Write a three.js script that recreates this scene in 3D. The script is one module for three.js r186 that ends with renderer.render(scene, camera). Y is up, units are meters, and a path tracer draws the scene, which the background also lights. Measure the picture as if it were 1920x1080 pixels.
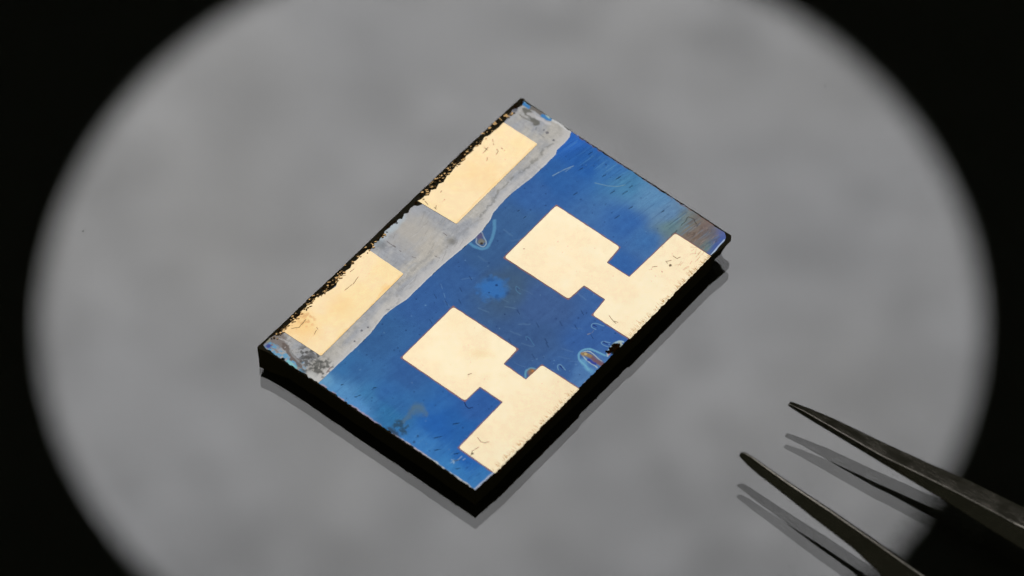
import * as THREE from 'three';
import { ConvexGeometry } from 'three/addons/geometries/ConvexGeometry.js';
import { mergeGeometries } from 'three/addons/utils/BufferGeometryUtils.js';
import { RectAreaLightUniformsLib } from 'three/addons/lights/RectAreaLightUniformsLib.js';

// ---------------------------------------------------------------- camera, light, exposure
const MM = 0.001;
const scene = new THREE.Scene();
const camera = new THREE.PerspectiveCamera(7.72321, 16 / 9, 0.01, 5);
camera.position.set(0, 0.156755, 0.111400);
camera.lookAt(0, 0, 0);
camera.focus = 0.19111;
camera.userData.fStop = 58;
camera.updateMatrixWorld(true);

scene.background = new THREE.Color(0.0125, 0.013, 0.0095);      // the dark room around the lamp
const renderer = new THREE.WebGLRenderer({ antialias: true });
renderer.setSize(1024, 576);
renderer.toneMapping = THREE.LinearToneMapping;
renderer.toneMappingExposure = 1;
renderer.shadowMap.enabled = true;
RectAreaLightUniformsLib.init();

const GLOW = 1.0, AREA = 0.3;           // radiance of the diffuser's own glow, of the light just in front of it
const LAMP_RADIUS = 0.07610, LAMP_POS = new THREE.Vector3(-0.00017, 0.40861, -0.28731), LAMP_TILT = -1.58288;

// ---------------------------------------------------------------- random, noise, small tools
let seed = 20417;
const rnd = () => { seed = (seed * 1664525 + 1013904223) >>> 0; return seed / 4294967296; };
const rr = (a, b) => a + (b - a) * rnd();
const hash = (x, y, s) => { let h = (x * 374761393 + y * 668265263 + s * 982451653) | 0; h = Math.imul(h ^ (h >>> 13), 1274126177); h ^= h >>> 16; return (h >>> 0) / 4294967296; };
function vnoise(x, y, s = 0) {
  const ix = Math.floor(x), iy = Math.floor(y), fx = x - ix, fy = y - iy, u = fx * fx * (3 - 2 * fx), v = fy * fy * (3 - 2 * fy);
  const a = hash(ix, iy, s), b = hash(ix + 1, iy, s), c = hash(ix, iy + 1, s), d = hash(ix + 1, iy + 1, s);
  return (a + (b - a) * u) * (1 - v) + (c + (d - c) * u) * v;
}
const fbm = (x, y, s = 0, n = 4) => { let t = 0, a = 0.5, k = 0; for (let i = 0; i < n; i++) { t += a * vnoise(x, y, s + i * 17); k += a; a *= 0.5; x = x * 2.03 + 3.1; y = y * 2.03 + 1.7; } return t / k; };
const clamp = (x, a = 0, b = 1) => Math.min(b, Math.max(a, x));
const smooth = (a, b, x) => { const t = clamp((x - a) / (b - a)); return t * t * (3 - 2 * t); };
const toLin = (c) => (c <= 0.04045 ? c / 12.92 : ((c + 0.055) / 1.055) ** 2.4);
const toSrgb = (c) => (c <= 0.0031308 ? c * 12.92 : 1.055 * c ** (1 / 2.4) - 0.055);
// what a coating reflects, from how bright it looks under the lamp
const LOOK = 1.3;
const refl = (r, g, b) => [toLin(r / 255) / LOOK, toLin(g / 255) / LOOK, toLin(b / 255) / LOOK];

function tag(o, label, category, group, kind) {
  if (label) o.userData.label = label;
  if (category) o.userData.category = category;
  if (group) o.userData.group = group;
  if (kind) o.userData.kind = kind;
  return o;
}
function mesh(name, geometry, material, parent = scene) {
  const m = new THREE.Mesh(geometry, material);
  m.name = name; m.castShadow = true; m.receiveShadow = true;
  parent.add(m);
  return m;
}

// ---------------------------------------------------------------- the chip's plan, in millimetres in its own axes (x across, z along)
const HALF = [6.6, 9.6];                       // half extents that the chip's textures cover
const T = 1.1;                                 // glass thickness
// an outline through points; ragged(i) gives [amount, wavelength] of the raggedness of edge i
function outline(points, ragged, s = 0, step = 0.05) {
  const out = [];
  points.forEach((p, i) => {
    const q = points[(i + 1) % points.length], dx = q[0] - p[0], dz = q[1] - p[1], len = Math.hypot(dx, dz);
    const [amp, wave] = ragged(i) || [0, 1];
    const n = amp ? Math.max(1, Math.round(len / step)) : 1;
    for (let k = 0; k < n; k++) {
      const t = k / n, fade = Math.min(1, t * n / 3, (1 - t) * n / 3);
      const o = amp ? (fbm(t * len / wave, i * 7.3, s + i, 3) - 0.5) * 2 * amp * fade : 0;
      out.push([p[0] + dx * t - dz / len * o, p[1] + dz * t + dx / len * o]);
    }
  });
  return out;
}
// rounds the corners of a short polygon
function rounded(points, radius) {
  const out = [];
  points.forEach((p, i) => {
    const a = points[(i + points.length - 1) % points.length], b = points[(i + 1) % points.length], r = Array.isArray(radius) ? radius[i] : radius;
    if (!r) { out.push(p); return; }
    const la = Math.hypot(a[0] - p[0], a[1] - p[1]), lb = Math.hypot(b[0] - p[0], b[1] - p[1]);
    const s = [p[0] + (a[0] - p[0]) * r / la, p[1] + (a[1] - p[1]) * r / la], e = [p[0] + (b[0] - p[0]) * r / lb, p[1] + (b[1] - p[1]) * r / lb];
    for (let k = 0; k <= 4; k++) { const t = k / 4; out.push([0, 1].map((c) => (1 - t) ** 2 * s[c] + 2 * t * (1 - t) * p[c] + t * t * e[c])); }
  });
  return out;
}
// a flat layer of real thickness over an outline, uv laid in millimetres over the chip
function layer(points, y0, y1) {
  const v2 = points.map(([x, z]) => new THREE.Vector2(x, z)), ccw = !THREE.ShapeUtils.isClockWise(v2);
  const tri = THREE.ShapeUtils.triangulateShape(v2, []), pos = [], uv = [], nor = [], idx = [];
  const put = (x, y, z, n) => { pos.push(x * MM, y * MM, z * MM); nor.push(...n); uv.push((x + HALF[0]) / (2 * HALF[0]), (z + HALF[1]) / (2 * HALF[1])); return pos.length / 3 - 1; };
  for (const p of points) put(p[0], y1, p[1], [0, 1, 0]);
  for (const t of tri) { const [a, b, c] = t; const cr = (points[b][0] - points[a][0]) * (points[c][1] - points[a][1]) - (points[b][1] - points[a][1]) * (points[c][0] - points[a][0]); if (cr > 0) idx.push(a, c, b); else idx.push(a, b, c); }
  points.forEach((p, i) => {
    const q = points[(i + 1) % points.length], dx = q[0] - p[0], dz = q[1] - p[1], l = Math.hypot(dx, dz) || 1, g = ccw ? 1 : -1, n = [dz / l * g, 0, -dx / l * g];
    const a = put(p[0], y1, p[1], n), b = put(q[0], y1, q[1], n), c = put(q[0], y0, q[1], n), d = put(p[0], y0, p[1], n);
    if (ccw) idx.push(a, b, c, a, c, d); else idx.push(a, c, b, a, d, c);
  });
  const geo = new THREE.BufferGeometry();
  geo.setAttribute('position', new THREE.Float32BufferAttribute(pos, 3));
  geo.setAttribute('normal', new THREE.Float32BufferAttribute(nor, 3));
  geo.setAttribute('uv', new THREE.Float32BufferAttribute(uv, 2));
  geo.setIndex(idx);
  return geo;
}

// ---------------------------------------------------------------- textures over the chip
class Sheet {
  constructor(w, h, bump) { this.w = w; this.h = h; this.c = new Float32Array(w * h * 3); this.b = bump ? new Float32Array(w * h) : null; this.sx = w / (2 * HALF[0]); this.sz = h / (2 * HALF[1]); }
  fill(f) { for (let j = 0; j < this.h; j++) for (let i = 0; i < this.w; i++) { const x = (i + 0.5) / this.sx - HALF[0], z = (j + 0.5) / this.sz - HALF[1], k = j * this.w + i, v = f(x, z, k); if (v) { this.c[k * 3] = v[0]; this.c[k * 3 + 1] = v[1]; this.c[k * 3 + 2] = v[2]; } } }
  each(x0, z0, x1, z1, f) {
    const i0 = Math.max(0, Math.floor((x0 + HALF[0]) * this.sx)), i1 = Math.min(this.w - 1, Math.ceil((x1 + HALF[0]) * this.sx)), j0 = Math.max(0, Math.floor((z0 + HALF[1]) * this.sz)), j1 = Math.min(this.h - 1, Math.ceil((z1 + HALF[1]) * this.sz));
    for (let j = j0; j <= j1; j++) for (let i = i0; i <= i1; i++) f((i + 0.5) / this.sx - HALF[0], (j + 0.5) / this.sz - HALF[1], j * this.w + i);
  }
  mix(k, col, a) { for (let q = 0; q < 3; q++) this.c[k * 3 + q] += (col[q] - this.c[k * 3 + q]) * a; }
  // a stroke along a polyline: width in mm, soft = share of the width that fades, rough = wobble
  stroke(pts, width, col, alpha = 1, { soft = 0.5, wob = 0, bump = 0, breaks = 0, s = 0, taper = 0 } = {}) {
    const xs = pts.map((p) => p[0]), zs = pts.map((p) => p[1]), m = width + wob;
    let total = 0; const at = [0]; for (let i = 1; i < pts.length; i++) at.push(total += Math.hypot(xs[i] - xs[i - 1], zs[i] - zs[i - 1]));
    this.each(Math.min(...xs) - m, Math.min(...zs) - m, Math.max(...xs) + m, Math.max(...zs) + m, (x, z, k) => {
      let px = x, pz = z; if (wob) { px += (fbm(x * 4, z * 4, s + 3, 3) - 0.5) * 2 * wob; pz += (fbm(x * 4, z * 4, s + 9, 3) - 0.5) * 2 * wob; }
      let d = 1e9, t0 = 0;
      for (let i = 0; i + 1 < pts.length; i++) { const ax = xs[i], az = zs[i], bx = xs[i + 1] - ax, bz = zs[i + 1] - az, l2 = bx * bx + bz * bz || 1e-9, t = clamp(((px - ax) * bx + (pz - az) * bz) / l2), q = Math.hypot(px - ax - bx * t, pz - az - bz * t); if (q < d) { d = q; t0 = (at[i] + t * Math.sqrt(l2)) / (total || 1); } }
      const w = width * 0.5 * (taper ? 1 - taper * t0 : 1);
      let a = 1 - smooth(w * (1 - soft), w * (1 + soft * 0.3), d); if (!a) return;
      if (breaks) a *= smooth(breaks - 0.15, breaks + 0.15, vnoise(x * 9, z * 9, s + 31));
      if (col) this.mix(k, col, a * alpha);
      if (bump && this.b) this.b[k] += bump * a;
    });
  }
  blob(c, r, col, alpha = 1, { soft = 0.4, wob = 0.3, bump = 0, speck = 0, stretch = 1, angle = 0, s = 0 } = {}) {
    const R = r * Math.max(1, stretch) * (1.2 + wob), ca = Math.cos(angle), sa = Math.sin(angle);
    this.each(c[0] - R, c[1] - R, c[0] + R, c[1] + R, (x, z, k) => {
      let u = x - c[0], v = z - c[1]; const p = (u * ca + v * sa) / stretch, q = -u * sa + v * ca;
      const d = Math.hypot(p, q) / r + (fbm(x * 2.2 / r, z * 2.2 / r, s + 5, 3) - 0.5) * 2 * wob;
      let a = 1 - smooth(1 - soft, 1 + soft * 0.5, d); if (!a) return;
      if (speck) a *= smooth(speck - 0.12, speck + 0.12, fbm(x * 7, z * 7, s + 77, 3));
      if (col) this.mix(k, col, a * alpha);
      if (bump && this.b) this.b[k] += bump * a;
    });
  }
  maps() {
    const n = this.w * this.h, px = new Uint8Array(n * 4);
    for (let k = 0; k < n; k++) { for (let q = 0; q < 3; q++) px[k * 4 + q] = Math.round(clamp(toSrgb(clamp(this.c[k * 3 + q]))) * 255); px[k * 4 + 3] = 255; }
    const t = new THREE.DataTexture(px, this.w, this.h, THREE.RGBAFormat); t.colorSpace = THREE.SRGBColorSpace; t.magFilter = t.minFilter = THREE.LinearFilter; t.needsUpdate = true;
    let b = null;
    if (this.b) { const f = new Float32Array(n * 4); for (let k = 0; k < n; k++) { f[k * 4] = f[k * 4 + 1] = f[k * 4 + 2] = clamp(0.5 + this.b[k]); f[k * 4 + 3] = 1; } b = new THREE.DataTexture(f, this.w, this.h, THREE.RGBAFormat, THREE.FloatType); b.magFilter = b.minFilter = THREE.LinearFilter; b.needsUpdate = true; }
    return [t, b];
  }
}
// distance from a point to a segment
const segDist = (x, z, a, b) => { const dx = b[0] - a[0], dz = b[1] - a[1], t = clamp(((x - a[0]) * dx + (z - a[1]) * dz) / (dx * dx + dz * dz)); return Math.hypot(x - a[0] - dx * t, z - a[1] - dz * t); };

// corners of the top face
const cA = [-6.052, -9.078], cB = [6.287, -8.961], cC = [5.982, 8.961], cD = [-6.217, 9.078];
// line where the dark film ends and the bare electrode strip begins
const BORDER = [[-3.013, -8.987], [-2.877, -8.699], [-2.837, -8.335], [-2.854, -8.005], [-2.852, -7.729], [-2.737, -7.507], [-2.735, -7.232], [-2.732, -6.645], [-2.747, -5.965], [-2.819, -5.281], [-2.909, -4.545], [-2.903, -3.655], [-2.862, -3.146], [-2.728, -2.791], [-2.611, -2.076], [-2.608, -1.503], [-2.696, -0.475], [-2.784, 0.549], [-2.813, 1.824], [-2.824, 3.039], [-3.004, 3.936], [-3.039, 4.338], [-2.884, 5.442], [-2.878, 6.365], [-2.909, 7.239], [-2.923, 7.950], [-2.953, 8.927]];

// ---- the blue film: interference colour, thicker and thinner towards its rim
const film = new Sheet(1408, 2048, true);
{
  const pts = [
    [[-2.705, -8.641], [46,100,181]], [[-1.447, -8.161], [43,94,163]], [[-0.160, -8.498], [59,111,170]], [[0.858, -8.385], [74,128,168]], [[2.322, -8.405], [93,137,176]], [[3.253, -8.076], [99,135,171]], [[3.938, -7.667], [101,130,135]], [[4.109, -8.076], [112,130,132]],
    [[4.520, -8.333], [119,114,103]], [[5.041, -8.448], [123,105,95]], [[5.032, -7.749], [123,105,91]], [[5.632, -8.390], [114,107,97]], [[5.881, -7.673], [102,122,118]], [[6.145, -8.117], [71,96,149]], [[6.022, -8.515], [80,99,162]],
    [[-2.194, -5.203], [57,98,156]], [[-1.809, -3.191], [61,97,143]], [[2.311, -6.538], [57,103,165]], [[3.518, -6.365], [65,111,166]], [[3.408, -4.368], [56,100,161]], [[-1.820, -6.288], [50,97,159]], [[-1.800, -0.897], [59,93,138]], [[0.246, -0.284], [67,92,121]], [[2.092, -0.655], [65,94,141]], [[-1.795, 0.618], [57,94,147]], [[-2.159, 2.424], [56,95,151]],
    [[4.832, -0.270], [57,95,154]], [[5.171, 1.667], [59,95,149]], [[5.572, -1.242], [59,98,159]], [[2.996, 1.222], [61,91,136]], [[-2.513, 5.698], [56,97,147]], [[-2.503, 7.535], [59,111,163]], [[-1.862, 7.381], [57,102,154]], [[-0.309, 7.581], [54,102,161]], [[-2.844, 8.766], [103,154,192]], [[-1.802, 8.722], [87,142,190]], [[-0.763, 8.859], [86,142,195]], [[-0.764, 8.133], [63,120,169]], [[-0.309, 6.120], [54,95,151]], [[0.598, 8.296], [52,113,163]], [[0.509, 7.644], [54,105,162]],
    [[2.589, 7.401], [42,98,170]], [[3.313, 6.813], [44,98,165]], [[2.760, 8.700], [63,124,186]], [[3.325, 5.356], [52,95,159]], [[4.736, 7.808], [42,100,174]], [[5.739, 8.592], [61,122,181]], [[4.422, 8.704], [63,128,188]], [[6.090, 0.553], [78,120,172]], [[6.076, 1.481], [84,126,175]], [[6.537, 6.345], [50,100,165]],
  ].map(([p, c]) => [p, refl(...c)]);
  film.fill((x, z, k) => {
    const wx = x + (fbm(x * 0.9, z * 0.9, 11, 3) - 0.5) * 0.7, wz = z + (fbm(x * 0.9, z * 0.9, 23, 3) - 0.5) * 0.7;
    let r = 0, g = 0, b = 0, w = 0;
    for (const [p, c] of pts) { const d2 = (p[0] - wx) ** 2 + (p[1] - wz) ** 2, q = 1 / (d2 + 0.12) ** 2; w += q; r += c[0] * q; g += c[1] * q; b += c[2] * q; }
    // faint spin-coating striations along the chip, and a fine grain
    const st = 1 + (vnoise(x * 9 + z * 1.2, z * 0.8, 41) - 0.5) * 0.1 + (fbm(x * 5, z * 5, 51, 3) - 0.5) * 0.22 + (fbm(x * 24, z * 24, 57, 2) - 0.5) * 0.1;
    film.b[k] = (fbm(x * 1.6, z * 1.6, 61, 3) - 0.5) * 0.12 + (vnoise(x * 7 + z, z * 0.9, 63) - 0.5) * 0.03;
    return [r / w * st, g / w * st, b / w * (1 + (st - 1) * 0.7)];
  });
  const navy = refl(22, 44, 92), dark = refl(30, 40, 60), pale = refl(150, 190, 215), teal = refl(112, 172, 200), brown = refl(120, 92, 76), white = refl(215, 220, 222), cyan = refl(104, 160, 196), olive = refl(104, 112, 104), plum = refl(84, 64, 92);
  // striations running in from the long rims
  for (let i = 0; i < 170; i++) {
    const t = rr(0.05, 0.98), e = [cA[0] + (cB[0] - cA[0]) * t, cA[1] + (cB[1] - cA[1]) * t], l = rr(0.4, 1.7), a = [e[0] + rr(-0.1, 0.1), e[1] + rr(0.05, 0.5)];
    film.stroke([a, [a[0] - l * 0.12, a[1] + l * 0.5], [a[0] - l * 0.2, a[1] + l]], rr(0.02, 0.05), rnd() < 0.5 ? navy : cyan, rr(0.06, 0.22), { soft: 0.9, taper: 0.8, wob: 0.03, bump: rr(-0.06, 0.02), s: i + 900 });
  }
  for (let i = 0; i < 110; i++) {
    const t = rr(0.28, 0.98), e = [cA[0] + (cB[0] - cA[0]) * t, cA[1] + (cB[1] - cA[1]) * t], l = rr(0.25, 1.3), o = rr(0.1, 0.9);
    const a = [e[0] + rr(-0.1, 0.1), e[1] + o], b = [a[0] - l * 0.16, a[1] + l];
    film.stroke([a, b], rr(0.03, 0.09), rnd() < 0.62 ? navy : cyan, rr(0.06, 0.28), { soft: 0.9, taper: 0.7, bump: rr(-0.12, 0.03), s: i });
  }
  for (let i = 0; i < 120; i++) {
    const t = rr(0.02, 0.78), e = [cC[0] + (cD[0] - cC[0]) * t, cC[1] + (cD[1] - cC[1]) * t], l = rr(0.2, 1.0), o = rr(0.1, 0.9);
    const a = [e[0], e[1] - o], b = [a[0] + l * rr(-0.02, 0.2), a[1] - l];
    film.stroke([a, b], rr(0.03, 0.07), rnd() < 0.6 ? navy : cyan, rr(0.05, 0.2), { soft: 0.9, taper: 0.7, bump: rr(-0.08, 0.02), s: i + 200 });
  }
  // pits with a short tail
  const tail = (p, len, ang, w, a = 0.3) => { const e = [p[0] + Math.cos(ang) * len, p[1] + Math.sin(ang) * len]; film.stroke([p, e], w * 0.8, navy, a, { soft: 0.8, taper: 0.8, bump: -0.3 }); film.stroke([[p[0] + 0.05, p[1] - 0.03], [e[0] + 0.06, e[1]]], w * 0.5, cyan, 0.16, { soft: 0.9, taper: 0.8, bump: 0.06 }); };
  for (const [p, l, w] of [[[-0.631, -6.434], 0.3, 0.12], [[-0.255, -8.069], 0.3, 0.1], [[0.330, -8.387], 0.35, 0.12], [[1.082, -7.943], 0.4, 0.12], [[1.083, -8.334], 0.3, 0.09], [[1.811, -7.408], 0.3, 0.12], [[1.658, -6.625], 0.35, 0.14], [[0.630, -7.576], 0.35, 0.1], [[3.067, -8.118], 0.2, 0.07], [[-1.313, -7.679], 0.3, 0.09], [[-1.544, -8.674], 0.3, 0.1], [[-2.038, -4.009], 0.2, 0.07], [[-1.586, -3.912], 0.2, 0.07]]) tail(p, l * 0.75, 1.75, w * 0.85);
  for (const [p, l, w] of [[[3.061, 6.874], 0.4, 0.13], [[4.090, 8.047], 0.35, 0.1], [[2.873, 7.962], 0.5, 0.08], [[3.299, 8.440], 0.4, 0.07], [[4.284, 8.354], 0.5, 0.1], [[4.637, 8.601], 0.3, 0.08], [[-2.095, 8.377], 0.15, 0.09], [[-1.218, 8.503], 0.2, 0.08], [[-1.146, 8.335], 0.2, 0.06], [[-0.892, 7.618], 0.2, 0.08]]) tail(p, l * 0.7, -0.95, w * 0.8, 0.5);
  for (let i = 0; i < 260; i++) { const p = [rr(-3.4, 6), rr(-8.6, 8.8)], d = rnd() < 0.85; film.blob(p, rr(0.02, 0.05), d ? navy : pale, d ? rr(0.15, 0.6) : rr(0.08, 0.25), { bump: -0.12, s: i }); }
  for (let i = 0; i < 30; i++) { const p = [rr(-2, 5), rr(-3, 3.5)], a = rr(-0.9, 0.2); film.stroke([p, [p[0] + Math.cos(a) * 0.5, p[1] + Math.sin(a) * 0.5]], rr(0.05, 0.12), pale, rr(0.03, 0.09), { soft: 0.9, bump: -0.06, wob: 0.05, s: i }); }
  // round brighter patch in the middle
  film.blob([-0.199, 0.115], 0.68, refl(54, 112, 180), 0.85, { soft: 0.6, wob: 0.35, s: 3, bump: 0.03 });
  for (let i = 0; i < 16; i++) { const a = rr(0, 6.28), c = [-0.199, 0.115], r = rr(0.4, 0.78); film.blob([c[0] + Math.cos(a) * r, c[1] + Math.sin(a) * r], rr(0.05, 0.13), i % 3 ? refl(62, 122, 190) : navy, 0.3, { s: i, bump: -0.1, wob: 0.6, soft: 0.7 }); }
  film.blob([-0.199, -0.111], 0.07, navy, 0.7); film.blob([-0.199, 0.417], 0.05, navy, 0.6);
  // drying rings with a comet shape: a light fringe round a brown core
  const ring = (p, w, col, a, n, o = {}) => { const q = new THREE.SplineCurve(p.map((v) => new THREE.Vector2(...v))).getPoints(p.length * 6).map((v) => [v.x, v.y]); film.stroke(q, w, col, a, { soft: 0.7, wob: 0.035, s: n, bump: 0.06, ...o }); };
  const halo = refl(92, 146, 182), line = refl(138, 182, 204);
  ring([[-2.540, -2.828], [-2.219, -2.396], [-1.973, -1.904], [-1.859, -1.499], [-1.989, -1.240], [-2.306, -1.135], [-2.569, -1.152]], 0.2, halo, 0.75, 5);
  ring([[-2.571, -1.571], [-2.401, -1.364], [-2.176, -1.318], [-2.027, -1.363], [-2.009, -1.568], [-2.141, -1.729], [-2.385, -1.838], [-2.573, -1.954]], 0.075, refl(158, 178, 190), 0.75, 6);
  film.blob([-2.271, -1.547], 0.19, refl(128, 124, 104), 0.85, { soft: 0.5, s: 4, wob: 0.2 }); film.blob([-2.516, -1.732], 0.17, refl(98, 88, 116), 0.7, { soft: 0.6, s: 5, stretch: 1.4, angle: 1.6 }); film.blob([-2.177, -1.470], 0.07, refl(50, 40, 34), 0.9, { s: 6 });
  // the large one by the right rim
  film.stroke([[5.329, 0.657], [5.688, 0.806], [6.013, 0.836]], 0.34, refl(104, 160, 196), 0.7, { soft: 0.9, wob: 0.1 });
  ring([[5.956, -0.185], [5.502, -0.111], [5.211, -0.022], [5.027, 0.164], [4.987, 0.418], [5.076, 0.604], [5.255, 0.716], [5.544, 0.776], [5.868, 0.880]], 0.13, refl(112, 168, 196), 0.85, 7);
  ring([[6.023, 0.166], [5.680, 0.113], [5.354, 0.083], [5.135, 0.187], [5.061, 0.358], [5.204, 0.463], [5.475, 0.538], [5.837, 0.538], [6.071, 0.568]], 0.07, refl(172, 190, 196), 0.85, 8);
  film.stroke([[5.460, 0.292], [5.732, 0.255], [6.094, 0.256]], 0.3, refl(120, 86, 86), 0.9, { soft: 0.6, wob: 0.08 });
  film.stroke([[5.494, 0.486], [5.711, 0.456], [5.893, 0.419]], 0.17, refl(54, 62, 148), 0.9, { soft: 0.7, wob: 0.06 });
  film.stroke([[5.133, 0.373], [5.242, 0.321], [5.424, 0.284]], 0.24, refl(146, 122, 84), 0.95, { soft: 0.6, wob: 0.08 }); film.blob([5.225, 0.299], 0.08, refl(196, 172, 120), 0.8, { s: 2 });
  // the burst one with its black crater
  ring([[6.047, -0.222], [5.923, -0.416], [5.873, -0.708], [5.858, -0.918], [5.933, -1.128], [6.099, -1.262]], 0.13, refl(160, 190, 200), 0.9, 9);
  ring([[6.012, -0.341], [5.943, -0.544], [5.910, -0.776]], 0.13, refl(204, 140, 122), 0.85, 10);
  film.stroke([[6.042, -1.142], [6.204, -1.014]], 0.2, refl(176, 186, 172), 0.8, { wob: 0.08 });
  film.blob([6.109, -0.752], 0.3, refl(20, 22, 16), 1, { soft: 0.3, wob: 0.4, s: 12 });
  // small drops with a tail
  for (const [loop, core, n] of [[[[4.918, -1.381], [4.571, -1.285], [4.441, -1.142], [4.549, -1.006], [4.768, -1.035]], [[4.533, -1.142], [4.697, -1.164]], 13], [[[5.675, -0.844], [5.438, -0.763], [5.382, -0.643], [5.490, -0.583], [5.763, -0.619]], [[5.455, -0.702], [5.674, -0.732]], 14], [[[5.064, 1.534], [4.721, 1.445], [4.683, 1.586], [4.845, 1.712]], [[4.775, 1.512], [4.937, 1.563]], 15], [[[3.177, 1.371], [2.740, 1.207], [2.576, 1.229], [2.703, 1.349]], [[2.703, 1.274], [2.794, 1.311]], 16], [[[0.709, -0.622], [0.505, -0.608], [0.671, -0.441], [0.948, -0.402]], [[0.635, -0.562], [0.727, -0.524]], 17]]) { ring(loop, 0.06, n < 16 ? line : halo, n < 16 ? 0.45 : 0.3, n); film.stroke(core, 0.1, refl(36, 52, 112), n < 16 ? 0.85 : 0.4, { soft: 0.6, taper: 0.6, bump: -0.15 }); }
  ring([[3.944, 2.957], [3.765, 2.699], [3.786, 2.462], [3.968, 2.351]], 0.13, refl(104, 160, 182), 0.8, 18); film.blob([3.984, 2.558], 0.2, refl(140, 108, 74), 0.9, { soft: 0.5, s: 19 }); film.blob([3.985, 2.484], 0.07, refl(190, 120, 60), 0.8, { s: 20 });
  // copper-toned fringe where the gold thins out along the pads' rims
  for (const p of [[[-0.893, -5.249], [2.786, -5.234], [2.862, -4.190], [4.144, -4.207], [4.251, -7.422], [6.282, -7.426]], [[6.248, -1.569], [4.153, -1.543], [4.072, -2.564], [2.850, -2.569], [2.778, -1.550], [-0.888, -1.524], [-0.893, -5.249]], [[-0.938, 2.032], [2.717, 2.004], [2.746, 3.013], [4.043, 3.042], [4.099, 1.987], [6.177, 1.947]], [[6.090, 7.705], [4.023, 7.673], [4.009, 4.601], [2.707, 4.602], [2.673, 5.595], [-0.968, 5.589], [-0.938, 2.032]]]) film.stroke(p, 0.13, refl(150, 104, 92), 0.8, { soft: 0.7, wob: 0.03, s: 3 });
  for (const q of [[1.388, 0.367], [3.509, 0.953], [3.328, 0.804], [3.410, 1.810], [3.621, -1.410], [2.490, 0.369], [2.079, 1.819], [-1.419, 2.010], [-1.305, 3.228], [-2.049, 2.034], [-1.461, 0.271], [-1.384, 1.041], [-1.012, 1.567], [3.888, -0.618], [3.264, -0.335], [4.764, -0.660]]) film.stroke([q, [q[0] + 0.22, q[1] + 0.1]], 0.07, navy, 0.4, { soft: 0.8, taper: 0.7, bump: -0.25 });
  film.stroke([[4.636, -0.593], [4.692, -0.713]], 0.07, refl(132, 132, 140), 0.6, { wob: 0.04 }); film.stroke([[4.729, -0.780], [4.731, -0.930]], 0.05, refl(120, 128, 146), 0.5, { wob: 0.04 });
  // grey stain by the near-left rim
  film.stroke([[1.760, 7.244], [1.326, 7.125], [1.127, 7.251], [1.252, 7.693], [1.340, 8.236]], 0.3, refl(88, 112, 128), 0.6, { soft: 0.8, wob: 0.18, s: 4 });
  film.blob([1.362, 7.241], 0.36, refl(84, 114, 136), 0.6, { soft: 0.7, s: 8 });
  film.blob([1.375, 8.459], 0.36, refl(48, 72, 92), 0.8, { speck: 0.54, s: 15, stretch: 1.3, angle: 0.4 });
  film.blob([1.247, 8.923], 0.25, refl(50, 60, 72), 0.8, { speck: 0.48, s: 16, stretch: 1.6 });
  film.stroke([[2.259, 8.245], [2.293, 8.649], [2.256, 8.894]], 0.12, refl(40, 60, 96), 0.6, { wob: 0.08, s: 6, breaks: 0.45 });
  film.stroke([[2.163, 6.155], [2.016, 6.710], [1.617, 6.962]], 0.6, refl(60, 116, 176), 0.3, { soft: 0.9, wob: 0.2 });
  // hairs and scratches
  film.stroke([[2.709, 5.675], [2.889, 5.783], [3.051, 5.796], [3.143, 5.650]], 0.055, refl(24, 44, 92), 0.9, { soft: 0.5 });
  film.stroke([[-2.086, -6.463], [-1.936, -6.977], [-1.805, -7.280], [-1.654, -7.599]], 0.05, refl(150, 178, 186), 0.6, { soft: 0.6, breaks: 0.3 });
  film.stroke([[-1.785, -7.021], [-1.729, -7.341]], 0.045, refl(140, 170, 180), 0.4, { soft: 0.5 });
  film.stroke([[-0.349, -7.366], [0.235, -7.606], [0.593, -7.858], [0.801, -8.144]], 0.045, refl(120, 150, 160), 0.7, { soft: 0.5 });
  for (const q of [[[4.246, 8.491], [4.302, 8.304], [4.392, 8.195]], [[4.159, 8.349], [4.372, 8.389]], [[4.392, 8.195], [4.413, 7.928]], [[4.572, 8.048], [4.592, 7.926]], [[4.372, 8.461], [4.231, 8.290]]]) film.stroke(q, 0.055, refl(160, 186, 204), 0.6, { soft: 0.5, wob: 0.02 });
  for (let i = 0; i < 9; i++) { const p = [rr(-3, 5.6), rr(-8, 8.5)], a = rr(0, 6.28), l = rr(0.2, 1.1); film.stroke([p, [p[0] + Math.cos(a) * l, p[1] + Math.sin(a) * l]], 0.03, rnd() < 0.5 ? navy : pale, rr(0.1, 0.3), { soft: 0.6, breaks: 0.35, s: i }); }
  // the brown, wrinkled corner
  film.stroke([[4.150, -8.496], [4.182, -7.904], [4.214, -7.469], [4.156, -7.229]], 0.06, refl(52, 62, 62), 0.75, { soft: 0.6, wob: 0.06, breaks: 0.35, s: 3 });
  film.stroke([[4.151, -8.535], [4.393, -8.577], [4.633, -8.425]], 0.05, refl(56, 52, 46), 0.7, { soft: 0.6, wob: 0.06, s: 4 });
  for (let i = 0; i < 80; i++) { const c = [5.373, -8.333], p = [c[0] + rr(-0.75, 0.7), c[1] + rr(-0.3, 0.8)], a = rr(0.9, 2.3), l = rr(0.06, 0.22); film.stroke([p, [p[0] + Math.cos(a) * l, p[1] + Math.sin(a) * l]], rr(0.03, 0.07), rnd() < 0.6 ? refl(88, 76, 72) : refl(146, 132, 124), rr(0.2, 0.55), { soft: 0.7, wob: 0.06, s: i, bump: -0.1 }); }
  film.stroke([[6.188, -8.535], [6.199, -8.046], [6.247, -7.512]], 0.085, refl(196, 214, 230), 0.95, { soft: 0.5 });
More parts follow.
